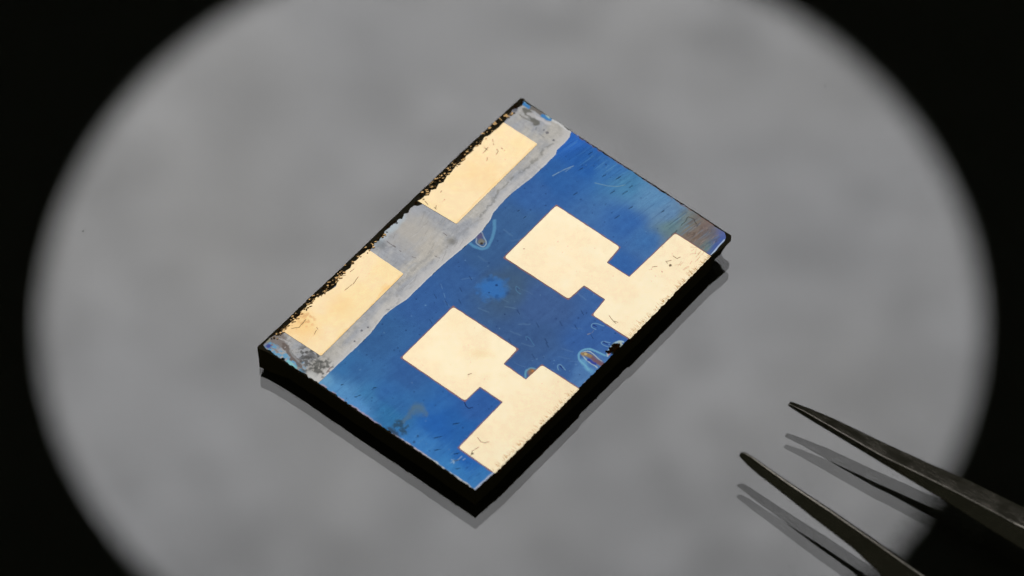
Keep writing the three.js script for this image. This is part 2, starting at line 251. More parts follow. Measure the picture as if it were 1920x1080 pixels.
  film.stroke([[6.095, -8.498], [6.107, -8.009], [6.100, -7.545]], 0.3, refl(68, 92, 156), 0.6, { soft: 0.8 });
  // rims: light caught by the bevel painted in pale at the near sides, dark and reddish at the far side
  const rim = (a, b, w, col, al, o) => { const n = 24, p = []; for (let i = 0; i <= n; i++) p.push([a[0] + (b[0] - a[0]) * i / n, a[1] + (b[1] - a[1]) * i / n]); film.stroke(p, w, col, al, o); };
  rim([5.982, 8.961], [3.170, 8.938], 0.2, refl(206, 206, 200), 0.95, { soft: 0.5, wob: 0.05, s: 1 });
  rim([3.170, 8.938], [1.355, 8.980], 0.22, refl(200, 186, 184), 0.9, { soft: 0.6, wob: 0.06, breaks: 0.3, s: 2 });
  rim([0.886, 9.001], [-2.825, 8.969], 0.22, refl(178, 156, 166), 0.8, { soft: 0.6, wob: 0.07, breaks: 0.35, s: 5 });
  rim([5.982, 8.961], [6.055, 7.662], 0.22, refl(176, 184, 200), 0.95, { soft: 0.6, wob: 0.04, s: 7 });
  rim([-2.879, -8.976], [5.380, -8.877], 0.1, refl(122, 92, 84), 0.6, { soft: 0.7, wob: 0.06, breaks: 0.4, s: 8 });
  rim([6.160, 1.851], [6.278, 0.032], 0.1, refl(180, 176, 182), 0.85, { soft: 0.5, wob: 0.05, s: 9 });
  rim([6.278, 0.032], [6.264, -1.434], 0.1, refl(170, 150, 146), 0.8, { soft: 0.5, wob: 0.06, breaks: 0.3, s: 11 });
}
// ---- the bare strip: grey electrode with scraped-off residue
const strip = new Sheet(1408, 2048, true);
{
  const A0 = refl(166, 168, 172), A1 = refl(188, 184, 176);
  strip.fill((x, z, k) => {
    const n = fbm(x * 1.6, z * 0.7, 5, 4), f = fbm(x * 8, z * 5, 9, 3), g = vnoise(x * 2.5, z * 16, 13);
    const t = smooth(0.35, 0.7, n), m = 1 + (f - 0.5) * 0.28 + (g - 0.5) * 0.12 + (fbm(x * 26, z * 26, 15, 2) - 0.5) * 0.16;
    strip.b[k] = (fbm(x * 3, z * 3, 19, 3) - 0.5) * 0.2;
    return A0.map((a, q) => (a + (A1[q] - a) * t) * m);
  });
  strip.stroke(BORDER, 1.05, refl(204, 201, 197), 0.75, { soft: 0.8, wob: 0.16, s: 2 });
  strip.stroke(BORDER, 0.14, refl(218, 219, 219), 0.5, { soft: 0.6, s: 2 });
  strip.stroke([[-3.273, -7.941], [-3.267, -7.076], [-3.299, -6.184], [-3.443, -5.125], [-3.397, -3.992], [-3.202, -3.218], [-3.160, -2.556]], 0.16, refl(118, 118, 112), 0.55, { soft: 0.9, wob: 0.12, s: 5, breaks: 0.3 });
  strip.stroke([[-3.160, -2.556], [-3.190, -1.452], [-3.295, -0.370], [-3.285, 1.071], [-3.277, 2.201], [-3.345, 3.086]], 0.12, refl(140, 136, 130), 0.3, { soft: 0.9, wob: 0.14, s: 6, breaks: 0.4 });
  strip.blob([-3.298, -0.751], 0.25, refl(112, 108, 96), 0.6, { soft: 0.8, s: 3 });
  strip.blob([-4.797, 0.007], 1.1, refl(190, 183, 171), 0.7, { soft: 0.7, s: 5, stretch: 1.3 });
  strip.stroke([[-5.949, 1.404], [-5.961, 0.568], [-5.972, -0.271]], 0.6, refl(184, 196, 202), 0.75, { soft: 0.8, wob: 0.15, s: 6 });
  strip.blob([-5.722, 1.449], 0.3, refl(120, 124, 126), 0.6, { soft: 0.7, s: 7, stretch: 1.5 });
  for (let i = 0; i < 44; i++) { const t = rr(0.02, 0.9), o = rr(1.6, 3.4), p = [cA[0] + (cD[0] - cA[0]) * t + o, cA[1] + (cD[1] - cA[1]) * t], l = rr(0.8, 3); strip.stroke([p, [p[0] + rr(-0.08, 0.08), p[1] + l * 0.5], [p[0] + rr(-0.12, 0.12), p[1] + l]], rr(0.06, 0.3), [refl(196, 195, 192), refl(142, 142, 142), refl(176, 170, 160), refl(160, 166, 176)][i % 4], rr(0.1, 0.35), { soft: 0.9, wob: 0.1, s: i + 400, breaks: 0.3 }); }
  for (const q of [[[-5.557, 1.123], [-5.161, 1.146], [-4.860, 1.131]], [[-5.199, 1.100], [-4.709, 1.161]], [[-4.259, 1.101], [-3.960, 1.010]], [[-3.938, -0.845], [-3.675, -0.828]], [[-3.383, 0.389], [-3.140, 0.344]]]) strip.stroke(q, 0.045, refl(86, 74, 72), 0.7, { soft: 0.6, breaks: 0.35 });
  for (const q of [[[-4.502, -8.374], [-4.307, -7.975]], [[-4.115, -7.972], [-3.770, -7.934]], [[-4.386, 3.480], [-4.239, 3.209]], [[-3.171, 3.997], [-2.949, 3.891]]]) strip.stroke(q, 0.05, refl(100, 104, 110), 0.6, { soft: 0.6, breaks: 0.3 });
  for (const [p, r] of [[[-3.830, -8.243], 0.09], [[-3.332, -8.092], 0.06], [[-5.830, -8.335], 0.14], [[-5.827, -8.136], 0.08], [[-4.041, -8.270], 0.05], [[-3.289, 5.586], 0.06], [[-3.181, 5.274], 0.05], [[-3.156, 6.220], 0.05]]) strip.blob(p, r, refl(92, 92, 100), 0.8);
  // scraped corner by the far tip
  const blue = refl(72, 136, 192), sky2 = refl(150, 190, 218), taupe = refl(112, 106, 98), ink = refl(12, 13, 10);
  strip.stroke([[-5.780, -8.937], [-5.451, -8.923]], 0.34, blue, 1, { soft: 0.25, wob: 0.06 }); strip.stroke([[-5.800, -9.001], [-5.452, -9.002]], 0.13, sky2, 0.9, { soft: 0.5, wob: 0.05 });
  strip.stroke([[-5.240, -8.974], [-4.854, -8.967], [-4.623, -8.954]], 0.3, taupe, 0.9, { soft: 0.3, wob: 0.08 });
  strip.stroke([[-4.604, -8.891], [-4.220, -8.962]], 0.26, blue, 1, { soft: 0.3, wob: 0.07 }); strip.stroke([[-4.470, -8.999], [-4.297, -8.980]], 0.1, refl(186, 206, 190), 0.9, { wob: 0.04 });
  strip.stroke([[-5.467, -8.629], [-5.158, -8.560], [-4.694, -8.377], [-4.559, -8.327]], 0.34, refl(112, 111, 104), 0.95, { soft: 0.35, wob: 0.12, s: 3 });
  strip.stroke([[-5.424, -8.224], [-5.059, -8.281], [-4.617, -8.320]], 0.08, refl(128, 126, 120), 0.8, { wob: 0.05 });
  strip.stroke([[-5.197, -8.608], [-4.659, -8.646], [-4.045, -8.745]], 0.2, refl(206, 203, 202), 0.7, { soft: 0.6, wob: 0.1 });
  strip.stroke([[-4.124, -9.000], [-3.472, -8.972], [-3.109, -8.988]], 0.12, refl(210, 211, 208), 0.9, { soft: 0.5, wob: 0.06 });
  // scraped near-left corner
  const cy = refl(104, 164, 200), mud = refl(112, 100, 94);
  strip.blob([-6.091, 8.790], 0.3, refl(136, 136, 150), 0.9, { s: 2 }); strip.blob([-5.930, 8.326], 0.45, refl(124, 112, 104), 0.8, { s: 4, stretch: 1.4 });
  strip.stroke([[-5.850, 8.780], [-5.367, 8.831], [-4.923, 8.839], [-4.406, 8.861], [-3.909, 8.861]], 0.5, cy, 0.9, { soft: 0.5, wob: 0.2, s: 5, breaks: 0.28 });
  strip.stroke([[-4.738, 8.910], [-4.221, 8.931]], 0.16, refl(140, 206, 206), 0.8, { soft: 0.6, wob: 0.08 });
  strip.stroke([[-5.447, 8.378], [-5.076, 8.447], [-4.630, 8.601], [-4.223, 8.712]], 0.26, mud, 0.9, { soft: 0.4, wob: 0.14, s: 7 });
  strip.stroke([[-4.983, 8.445], [-4.446, 8.599], [-3.929, 8.694]], 0.14, refl(150, 150, 150), 0.8, { soft: 0.5, wob: 0.1, s: 17 });
  strip.blob([-5.923, 8.839], 0.13, refl(56, 74, 150), 0.9, { s: 6, wob: 0.9, soft: 0.6 }); strip.stroke([[-6.219, 8.895], [-6.088, 9.010], [-5.902, 9.044]], 0.1, refl(220, 226, 232), 0.9, { wob: 0.03 });
  strip.stroke([[-5.813, 8.786], [-5.646, 8.762], [-5.460, 8.832]], 0.1, refl(158, 128, 104), 0.7, { s: 7, wob: 0.1, soft: 0.7 });
  strip.blob([-6.186, 8.608], 0.12, refl(150, 150, 122), 0.8, { s: 8 });
  strip.blob([-4.996, 8.972], 0.1, ink, 1, { s: 9 });
  for (const q of [[[-5.894, 8.223], [-5.450, 8.158]], [[-5.803, 8.148], [-5.302, 8.112]], [[-5.357, 8.194], [-5.378, 7.952]], [[-5.335, 8.435], [-5.304, 7.966]]]) strip.stroke(q, 0.05, refl(190, 186, 184), 0.7, { soft: 0.5, breaks: 0.3 });
  strip.blob([-4.026, 8.110], 0.7, refl(84, 84, 82), 0.85, { speck: 0.5, s: 21, stretch: 1.3, angle: 0.9 });
  strip.blob([-3.343, 8.291], 0.55, refl(92, 92, 88), 0.85, { speck: 0.52, s: 22, stretch: 1.3, angle: 0.6 });
  strip.blob([-4.192, 8.098], 0.3, refl(88, 86, 84), 0.7, { speck: 0.4, s: 23 });
  strip.stroke([[-3.523, 8.805], [-3.266, 8.815], [-2.972, 8.869]], 0.5, refl(200, 200, 196), 0.8, { soft: 0.6, wob: 0.1 });
  strip.stroke([[-4.037, 9.002], [-3.559, 8.980], [-3.044, 9.001]], 0.1, refl(176, 180, 182), 0.8, { soft: 0.5, wob: 0.05, breaks: 0.3 });
  strip.stroke([[-3.051, 7.981], [-3.049, 8.273]], 0.09, refl(140, 120, 116), 0.8, { wob: 0.04 });
  for (let i = 0; i < 90; i++) { const t = rr(0.05, 0.98), p = [cA[0] + (cD[0] - cA[0]) * t + rr(0.5, 3.2), cA[1] + (cD[1] - cA[1]) * t], a = rr(1.2, 1.9), l = rr(0.1, 0.9); strip.stroke([p, [p[0] + Math.cos(a) * l, p[1] + Math.sin(a) * l]], rr(0.025, 0.06), rnd() < 0.6 ? refl(126, 124, 120) : refl(208, 208, 206), rr(0.12, 0.4), { soft: 0.8, wob: 0.04, breaks: 0.3, s: i }); }
}
// ---- gold: evaporated, slightly cloudy, with scratches
const gold = new Sheet(1408, 2048, true);
{
  const G0 = refl(255, 239, 201), G1 = refl(253, 228, 186), GS = refl(253, 226, 172), orange = refl(248, 200, 128), mark = refl(120, 96, 60), deep = refl(70, 54, 30);
  const onStrip = (x) => x < -1.6;
  gold.fill((x, z, k) => {
    const n = fbm(x * 0.9, z * 0.9, 3, 3), m = 1 + (fbm(x * 5, z * 5, 4, 3) - 0.5) * 0.09 + (fbm(x * 30, z * 30, 6, 2) - 0.5) * 0.05;
    const t = smooth(0.3, 0.7, n), base = onStrip(x) ? GS : G0;
    gold.b[k] = (fbm(x * 2, z * 2, 8, 3) - 0.5) * 0.06;
    return base.map((a, q) => (a + (G1[q] - a) * t * 0.6) * m);
  });
  // warmer cloudy patches on the two strip contacts
  gold.blob([-5.649, 7.131], 0.9, orange, 0.6, { soft: 0.8, s: 3, stretch: 1.3 }); gold.blob([-5.561, 6.687], 0.4, refl(206, 150, 96), 0.5, { speck: 0.5, s: 4 });
  gold.blob([-4.983, 5.169], 0.7, orange, 0.3, { soft: 0.8, s: 5 }); gold.blob([-3.848, 3.118], 0.3, orange, 0.5, { soft: 0.8, s: 6 }); gold.blob([-4.653, -4.377], 1.1, orange, 0.25, { soft: 0.8, s: 7 });
  gold.stroke([[-3.838, 2.051], [-3.864, 3.358], [-3.776, 4.938], [-3.801, 6.374], [-3.808, 7.749]], 0.16, orange, 0.5, { soft: 0.9, wob: 0.1 });
  gold.stroke([[-3.804, -7.352], [-3.789, -5.628], [-3.850, -3.780], [-3.794, -1.655]], 0.12, orange, 0.4, { soft: 0.9, wob: 0.06 });
  gold.blob([1.633, 3.217], 0.28, refl(240, 214, 160), 0.4, { soft: 0.9, s: 8, stretch: 2, angle: -0.6 });
  gold.blob([-0.310, 2.420], 0.8, refl(252, 226, 180), 0.5, { soft: 0.9, s: 9 });
  const cut = (pts, w = 0.045, a = 0.7) => gold.stroke(pts, w, mark, a, { soft: 0.5, wob: 0.03, breaks: 0.22, bump: -0.2 });
  for (const q of [
    [[-5.015, -6.051], [-4.880, -6.003], [-4.840, -5.798]], [[-5.528, -5.753], [-5.337, -5.750]], [[-5.371, -5.446], [-5.395, -5.861]], [[-4.967, -5.222], [-5.046, -5.395]], [[-5.516, -6.357], [-5.284, -6.149]], [[-4.902, -6.222], [-4.710, -6.220]], [[-4.985, -1.653], [-5.118, -1.662]], [[-5.450, -2.518], [-5.471, -2.619]], [[-5.668, -1.680], [-5.458, -1.618]], [[-5.061, -1.669], [-5.119, -1.816]], [[-5.048, -2.184], [-5.030, -2.315]],
    [[-5.291, 4.404], [-5.275, 4.165], [-5.240, 3.948]], [[-5.222, 3.895], [-5.302, 3.468]], [[-5.771, 3.470], [-5.737, 3.215]], [[-5.916, 3.891], [-5.805, 3.726]], [[-4.776, 7.128], [-4.835, 6.842]], [[-4.929, 6.732], [-4.835, 6.768]], [[-5.774, 7.493], [-5.573, 7.218], [-5.580, 6.702]],
    [[4.900, -5.960], [5.031, -6.104]], [[4.942, -6.375], [5.181, -6.379], [5.239, -6.540]], [[4.579, -5.281], [4.747, -5.455]], [[4.595, -5.066], [4.651, -5.188]], [[4.863, -5.930], [4.991, -5.882]], [[5.077, -5.382], [5.132, -5.351]], [[5.193, -5.818], [5.158, -5.941]],
    [[4.761, -1.962], [5.070, -1.877], [5.290, -1.944]], [[5.107, -1.869], [5.252, -1.838]], [[-0.534, -2.422], [-0.478, -2.468]],
    [[4.337, 6.737], [4.587, 6.821], [4.766, 6.746], [4.858, 6.601]], [[4.685, 7.564], [4.598, 7.421], [4.653, 7.232], [4.691, 7.095]], [[4.702, 7.658], [4.668, 7.507]], [[1.901, 4.434], [1.974, 4.301]], [[4.702, 1.534], [4.703, 1.460]], [[2.949, 4.971], [2.968, 4.883]],
  ]) cut(q);
  gold.blob([5.175, -5.879], 0.07, deep, 0.8); gold.blob([4.686, 7.528], 0.07, deep, 0.8);
  for (let i = 0; i < 260; i++) { const t = rr(0.08, 0.95), p = [cB[0] + (cC[0] - cB[0]) * t - rr(0, 0.06), cB[1] + (cC[1] - cB[1]) * t], a = Math.PI + rr(-0.5, 0.5), l = rr(0.06, 0.26); gold.stroke([p, [p[0] + Math.cos(a) * l, p[1] + Math.sin(a) * l]], rr(0.03, 0.05), refl(186, 138, 74), rr(0.3, 0.85), { soft: 0.6, wob: 0.03, s: i, taper: 0.7 }); }
  for (let i = 0; i < 140; i++) gold.blob([rr(-6, 6), rr(-9, 9)], rr(0.02, 0.045), mark, rr(0.08, 0.25), { s: i });
  // wrinkles by the far contact arm
  for (let i = 0; i < 22; i++) { const c = [5.985, -7.223], p = [c[0] + rr(-0.6, 0.25), c[1] + rr(-0.3, 1.2)], a = rr(0.8, 2.4), l = rr(0.1, 0.3); gold.stroke([p, [p[0] + Math.cos(a) * l, p[1] + Math.sin(a) * l]], 0.035, refl(190, 160, 116), 0.5, { wob: 0.05, s: i }); }
}
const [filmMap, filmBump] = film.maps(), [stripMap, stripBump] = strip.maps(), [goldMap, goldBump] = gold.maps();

// ---------------------------------------------------------------- materials
const M = {
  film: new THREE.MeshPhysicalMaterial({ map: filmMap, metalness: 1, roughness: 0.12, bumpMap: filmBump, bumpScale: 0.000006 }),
  strip: new THREE.MeshPhysicalMaterial({ map: stripMap, metalness: 1, roughness: 0.16, bumpMap: stripBump, bumpScale: 0.000006 }),
  gold: new THREE.MeshPhysicalMaterial({ map: goldMap, metalness: 1, roughness: 0.1, bumpMap: goldBump, bumpScale: 0.000004 }),
  lip: new THREE.MeshStandardMaterial({ color: new THREE.Color().setRGB(0.6, 0.33, 0.1), metalness: 1, roughness: 0.5 }),
  glassSide: new THREE.MeshPhysicalMaterial({ color: new THREE.Color().setRGB(0.24, 0.19, 0.08), roughness: 0.4, metalness: 0, specularIntensity: 0.35 }),
  crumb: new THREE.MeshPhysicalMaterial({ color: new THREE.Color().setRGB(0.26, 0.105, 0.022), roughness: 0.2, metalness: 0, ior: 1.5, specularIntensity: 0.5, flatShading: true }),
  flake: new THREE.MeshStandardMaterial({ color: new THREE.Color().setRGB(0.64, 0.4, 0.17), metalness: 1, roughness: 0.14, flatShading: true }),
  plate: new THREE.MeshPhysicalMaterial({ color: 0xffffff, roughness: 0, metalness: 0, transmission: 1, thickness: 0.001, ior: 1.9 }),
  velvet: new THREE.MeshStandardMaterial({ color: new THREE.Color().setRGB(0.17, 0.178, 0.125), roughness: 1 }),
  black: new THREE.MeshStandardMaterial({ color: new THREE.Color().setRGB(0.004, 0.004, 0.003), roughness: 0.9 }),
  dust: new THREE.MeshStandardMaterial({ color: new THREE.Color().setRGB(0.12, 0.11, 0.1), roughness: 0.9 }),
};

// ---------------------------------------------------------------- the glass plate on black cloth
const PLATE_T = 1.0;
const plate = mesh('glass_plate', new THREE.BoxGeometry(170 * MM, PLATE_T * MM, 150 * MM), M.plate);
plate.position.set(10 * MM, -PLATE_T / 2 * MM, 0);
tag(plate, 'clear glass plate under the chip, mirroring a round grey disc of light', null, null, 'structure');
const cloth = mesh('table_surface', new THREE.BoxGeometry(900 * MM, 12 * MM, 700 * MM), M.velvet);
cloth.position.set(10 * MM, -(PLATE_T + 0.05 + 6) * MM, 0);
tag(cloth, 'black table surface below the glass plate', null, null, 'structure');

// ---------------------------------------------------------------- the chip
const chip = new THREE.Group(); chip.name = 'solar_cell';
chip.position.set(-0.000608, 0.000000, 0.000847); chip.rotation.y = -0.682330;
scene.add(chip);
tag(chip, 'small rectangular solar cell chip with blue film and gold contacts lying on the glass plate', 'solar cell');

// glass body: top and bottom outlines, with broken corners, joined by slightly uneven cut sides
{
  const topP = [cA, [-4.355, -9.052], [-2.135, -9.025], [0.991, -9.003], [4.081, -8.981], [5.658, -8.950], [6.268, -8.945], [6.422, -8.725], [6.405, -8.252], [6.319, -7.418], [6.224, -2.329], [6.141, 1.940], [6.059, 5.014], [6.072, 7.684], cC, [3.188, 8.959], [-0.181, 9.002], [-2.641, 9.003], [-4.626, 9.039], [-5.864, 9.124], [-6.215, 9.224], [-6.327, 9.167], [-6.314, 8.786], [-6.301, 8.368], [-6.274, 7.676], [-6.266, 5.685], [-6.221, 3.532], [-6.223, 0.743], [-6.200, -1.676], [-6.185, -4.705], [-6.114, -7.904]];
  const botP = topP.map((p) => [p[0], p[1]]);
  const near = [[4, [4.090, -8.635]], [5, [5.076, -8.547]], [6, [5.726, -8.536]], [7, [6.097, -8.529]], [8, [6.071, -8.086]], [9, [6.283, -7.415]], [20, [-6.055, 9.380]], [21, [-6.131, 9.293]], [19, [-5.554, 9.305]]];
  for (const [i, p] of near) botP[i] = p;
  // both rings resampled edge by edge so that they match point for point
  const ring = (P0, s, amp) => { const out = []; P0.forEach((p, i) => { const q = P0[(i + 1) % P0.length]; for (let k = 0; k < 14; k++) { const t = k / 14, x = p[0] + (q[0] - p[0]) * t, z = p[1] + (q[1] - p[1]) * t; out.push([x + (fbm(x * 3.1, z * 3.1, s, 4) - 0.5) * amp, z + (fbm(x * 3.1, z * 3.1, s + 50, 4) - 0.5) * amp]); } }); return out; };
  const levels = [[T, topP, 0.045], [T - 0.03, topP, 0.05], [T - 0.1, topP, 0.055], [T * 0.55, null, 0.06], [0.06, botP, 0.05], [0, botP, 0.04]];
  const rings = levels.map(([y, p, a], i) => { const q = p || topP.map((t, k) => [(t[0] + botP[k][0]) / 2, (t[1] + botP[k][1]) / 2]); return ring(q, 70 + (i > 2 ? i : 0), a).map(([x, z]) => [x * (i === 0 ? 0.9985 : 1), y, z * (i === 0 ? 0.9985 : 1)]); });
  const n = rings[0].length, pos = [], idx = [], nor = [];
  rings.forEach((r) => r.forEach((p) => pos.push(p[0] * MM, p[1] * MM, p[2] * MM)));
  for (let l = 0; l + 1 < rings.length; l++) for (let i = 0; i < n; i++) { const a = l * n + i, b = l * n + (i + 1) % n, c = a + n, d = b + n; idx.push(a, b, c, b, d, c); }
  const side = new THREE.BufferGeometry(); side.setAttribute('position', new THREE.Float32BufferAttribute(pos, 3)); side.setIndex(idx); side.computeVertexNormals();
  const cap = (r, up) => { const v = r.map((p) => new THREE.Vector2(p[0], p[2])), t = THREE.ShapeUtils.triangulateShape(v, []), g = new THREE.BufferGeometry(), ii = []; g.setAttribute('position', new THREE.Float32BufferAttribute(r.flatMap((p) => p.map((c) => c * MM)), 3)); for (const [a, b, c] of t) { const cr = (v[b].x - v[a].x) * (v[c].y - v[a].y) - (v[b].y - v[a].y) * (v[c].x - v[a].x); if ((cr > 0) === up) ii.push(a, c, b); else ii.push(a, b, c); } g.setIndex(ii); g.setAttribute('normal', new THREE.Float32BufferAttribute(r.flatMap(() => [0, up ? 1 : -1, 0]), 3)); return g; };
  mesh('glass_substrate', mergeGeometries([side, cap(rings[0], true), cap(rings.at(-1), false)]), M.glassSide, chip).userData.label = 'black glass body with rough broken edges';
}
// film, strip
const T1 = T + 0.012, T2 = T + 0.024;
{
  const inner = [[6.246, -7.434], [6.194, -1.600], [6.177, -0.475], [6.123, 1.918], [6.055, 7.662], [5.965, 8.904], [3.134, 8.896], [-0.236, 8.938], [-2.678, 8.923], [-2.953, 8.927]];
  const far = [[-2.898, -9.000], [-2.078, -8.952], [-0.501, -8.930], [1.048, -8.931], [2.606, -8.908], [4.136, -8.910], [5.694, -8.863], [5.971, -8.858], [6.172, -8.675], [6.242, -8.425]];
  const pts = [...BORDER.slice().reverse(), ...far, ...inner.slice(0, -1)];
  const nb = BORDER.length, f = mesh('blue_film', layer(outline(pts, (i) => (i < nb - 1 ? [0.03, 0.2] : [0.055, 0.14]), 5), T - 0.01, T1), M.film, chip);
  f.userData.label = 'blue iridescent film with streaks, pits and a brown corner';
  const edge = [[-3.155, 8.945], [-3.927, 8.949], [-4.848, 8.962], [-5.551, 8.980], [-5.977, 8.994], [-6.163, 8.923], [-6.185, 8.682], [-6.153, 8.322], [-6.011, 7.872], [-5.838, 6.911], [-5.816, 5.770], [-5.773, 4.795], [-5.785, 3.860], [-5.781, 2.718], [-5.847, 2.009], [-5.850, 1.782], [-5.967, 1.495], [-5.856, 1.328], [-5.915, 1.146], [-5.879, 1.001], [-6.015, 0.766], [-5.962, 0.454], [-6.003, 0.255], [-5.911, 0.065], [-5.952, -0.172], [-5.839, -0.263], [-5.957, -0.554], [-5.845, -0.722], [-5.944, -0.991], [-5.908, -1.175], [-5.684, -1.434], [-5.660, -2.543], [-5.694, -3.728], [-5.689, -4.871], [-5.703, -5.967], [-5.714, -6.831], [-5.742, -7.486], [-5.843, -7.883], [-5.846, -8.081], [-5.926, -8.297], [-5.850, -8.438], [-5.775, -8.540], [-5.719, -8.745], [-5.838, -8.970], [-5.259, -8.999], [-4.586, -9.025], [-4.009, -9.014], [-3.357, -8.985]];
  const sp = [...BORDER, ...edge];
  const s = mesh('bare_strip', layer(outline(sp, (i) => (i < nb - 1 ? [0.03, 0.2] : [0.07, 0.16]), 5), T - 0.01, T1 - 0.003), M.strip, chip);
  s.userData.label = 'grey scraped electrode strip along the long far edge';
}
// gold contacts
function lip(points, drop, outN) {      // gold rolling over the broken edge
  const pos = [], idx = []; let n = 0;
  points.forEach((p, i) => {
    const a = points[Math.max(0, i - 1)], b = points[Math.min(points.length - 1, i + 1)], l = Math.hypot(b[0] - a[0], b[1] - a[1]) || 1, nx = -(b[1] - a[1]) / l * outN, nz = (b[0] - a[0]) / l * outN, d = drop * (0.5 + fbm(i * 0.35, 3.3, 91, 3));
    for (const [o, y] of [[-0.05, T2 + 0.001], [-0.005, T2 - 0.006], [0.025, T2 - 0.035], [0.04, T - 0.08], [0.04, T - d]]) pos.push((p[0] + nx * o) * MM, y * MM, (p[1] + nz * o) * MM);
    n++;
  });
  for (let i = 0; i + 1 < n; i++) for (let k = 0; k < 4; k++) { const a = i * 5 + k, b = a + 1, c = a + 5, d = c + 1; idx.push(a, b, c, b, d, c); }
  const g = new THREE.BufferGeometry(); g.setAttribute('position', new THREE.Float32BufferAttribute(pos, 3)); g.setIndex(idx); g.computeVertexNormals();
  return g;
}
const along = (a, b, n, amp, s) => Array.from({ length: n + 1 }, (_, i) => { const t = i / n, l = Math.hypot(b[0] - a[0], b[1] - a[1]), o = (fbm(t * l / 0.12, s, 33, 3) - 0.5) * 2 * amp; return [a[0] + (b[0] - a[0]) * t - (b[1] - a[1]) / l * o, a[1] + (b[1] - a[1]) * t + (b[0] - a[0]) / l * o]; });
function contact(corners, radii, raggedFrom, label) {
  // corners[raggedFrom] to corners[raggedFrom + 1] runs along the broken rim of the chip
  const r = rounded(corners, radii), a = corners[raggedFrom], b = corners[(raggedFrom + 1) % corners.length];
  const near = (p, q) => Math.hypot(p[0] - q[0], p[1] - q[1]) < 0.01;
  const i0 = r.findIndex((p) => near(p, a)), pts = outline(r, (i) => (i === i0 && i0 ? (corners.length === 12 ? [0.05, 0.1] : [0.02, 0.1]) : corners.length > 12 && i > i0 ? [0.025, 0.09] : [0.012, 0.2]), i0 + 3, 0.035);
  const m = mesh('gold_contact', layer(pts, T - 0.005, T2), M.gold, chip);
  m.userData.label = label;
  return m;
}
{
  const R = 0.14;
  contact([[-0.893, -5.249], [2.786, -5.234], [2.862, -4.190], [4.144, -4.207], [4.251, -7.422], [6.282, -7.426], [6.248, -1.569], [4.153, -1.543], [4.072, -2.564], [2.850, -2.569], [2.778, -1.550], [-0.888, -1.524]], [R, R, 0.04, 0.04, R, 0, 0, R, 0.05, 0.05, R, R], 5, 'gold contact, square pad and broad arm reaching the right edge, farther from the near corner');
  contact([[-0.938, 2.032], [2.717, 2.004], [2.746, 3.013], [4.043, 3.042], [4.099, 1.987], [6.177, 1.947], [6.090, 7.705], [4.023, 7.673], [4.009, 4.601], [2.707, 4.602], [2.673, 5.595], [-0.968, 5.589]], [R, R, 0.04, 0.04, R, 0, 0, R, 0.05, 0.05, R, R], 5, 'gold contact, square pad and broad arm reaching the right edge, by the near corner');
  contact([[-5.760, -7.431], [-3.757, -7.449], [-3.747, -1.597], [-5.950, -1.490], [-5.877, -1.666], [-5.880, -1.897], [-5.749, -2.042], [-5.867, -2.336], [-5.717, -2.536], [-5.816, -2.845], [-5.704, -3.053], [-5.824, -3.426], [-5.789, -3.690], [-5.831, -3.970], [-5.873, -4.250], [-5.781, -4.522], [-5.861, -4.850], [-5.808, -5.170], [-5.889, -5.499], [-5.778, -5.827], [-5.898, -6.205], [-5.786, -6.455], [-5.790, -6.770], [-5.737, -7.092]], [0.05, 0.08, 0.08, ...Array(21).fill(0)], 3, 'rectangular gold contact on the grey strip, farther one, one ragged side');
  contact([[-5.941, 2.009], [-3.820, 2.036], [-3.789, 7.770], [-6.086, 7.821], [-5.995, 7.636], [-6.018, 7.356], [-5.984, 7.105], [-5.987, 6.883], [-5.952, 6.706], [-6.049, 6.448], [-6.015, 6.195], [-6.075, 5.906], [-6.004, 5.698], [-6.026, 5.453], [-5.898, 5.236], [-5.864, 4.982], [-5.774, 4.720], [-5.720, 4.489], [-5.836, 4.243], [-5.970, 4.049], [-5.898, 3.801], [-5.939, 3.531], [-5.886, 3.298], [-6.003, 3.013], [-5.949, 2.817], [-5.991, 2.470], [-5.938, 2.236]], [0.05, 0.08, 0.08, ...Array(24).fill(0)], 3, 'rectangular gold contact on the grey strip, nearer one, one ragged side');
  const g1 = lip(along([6.282, -7.426], [6.248, -1.569], 150, 0.025, 2), 0.24, -1), g2 = lip(along([6.177, 1.947], [6.090, 7.705], 150, 0.025, 5), 0.24, -1);
  const l1 = mesh('gold_edge', g1, M.lip, chip), l2 = mesh('gold_edge', g2, M.lip, chip);
  l1.userData.label = 'brownish gold rolled over the broken edge'; l2.userData.label = 'brownish gold rolled over the broken edge';
}
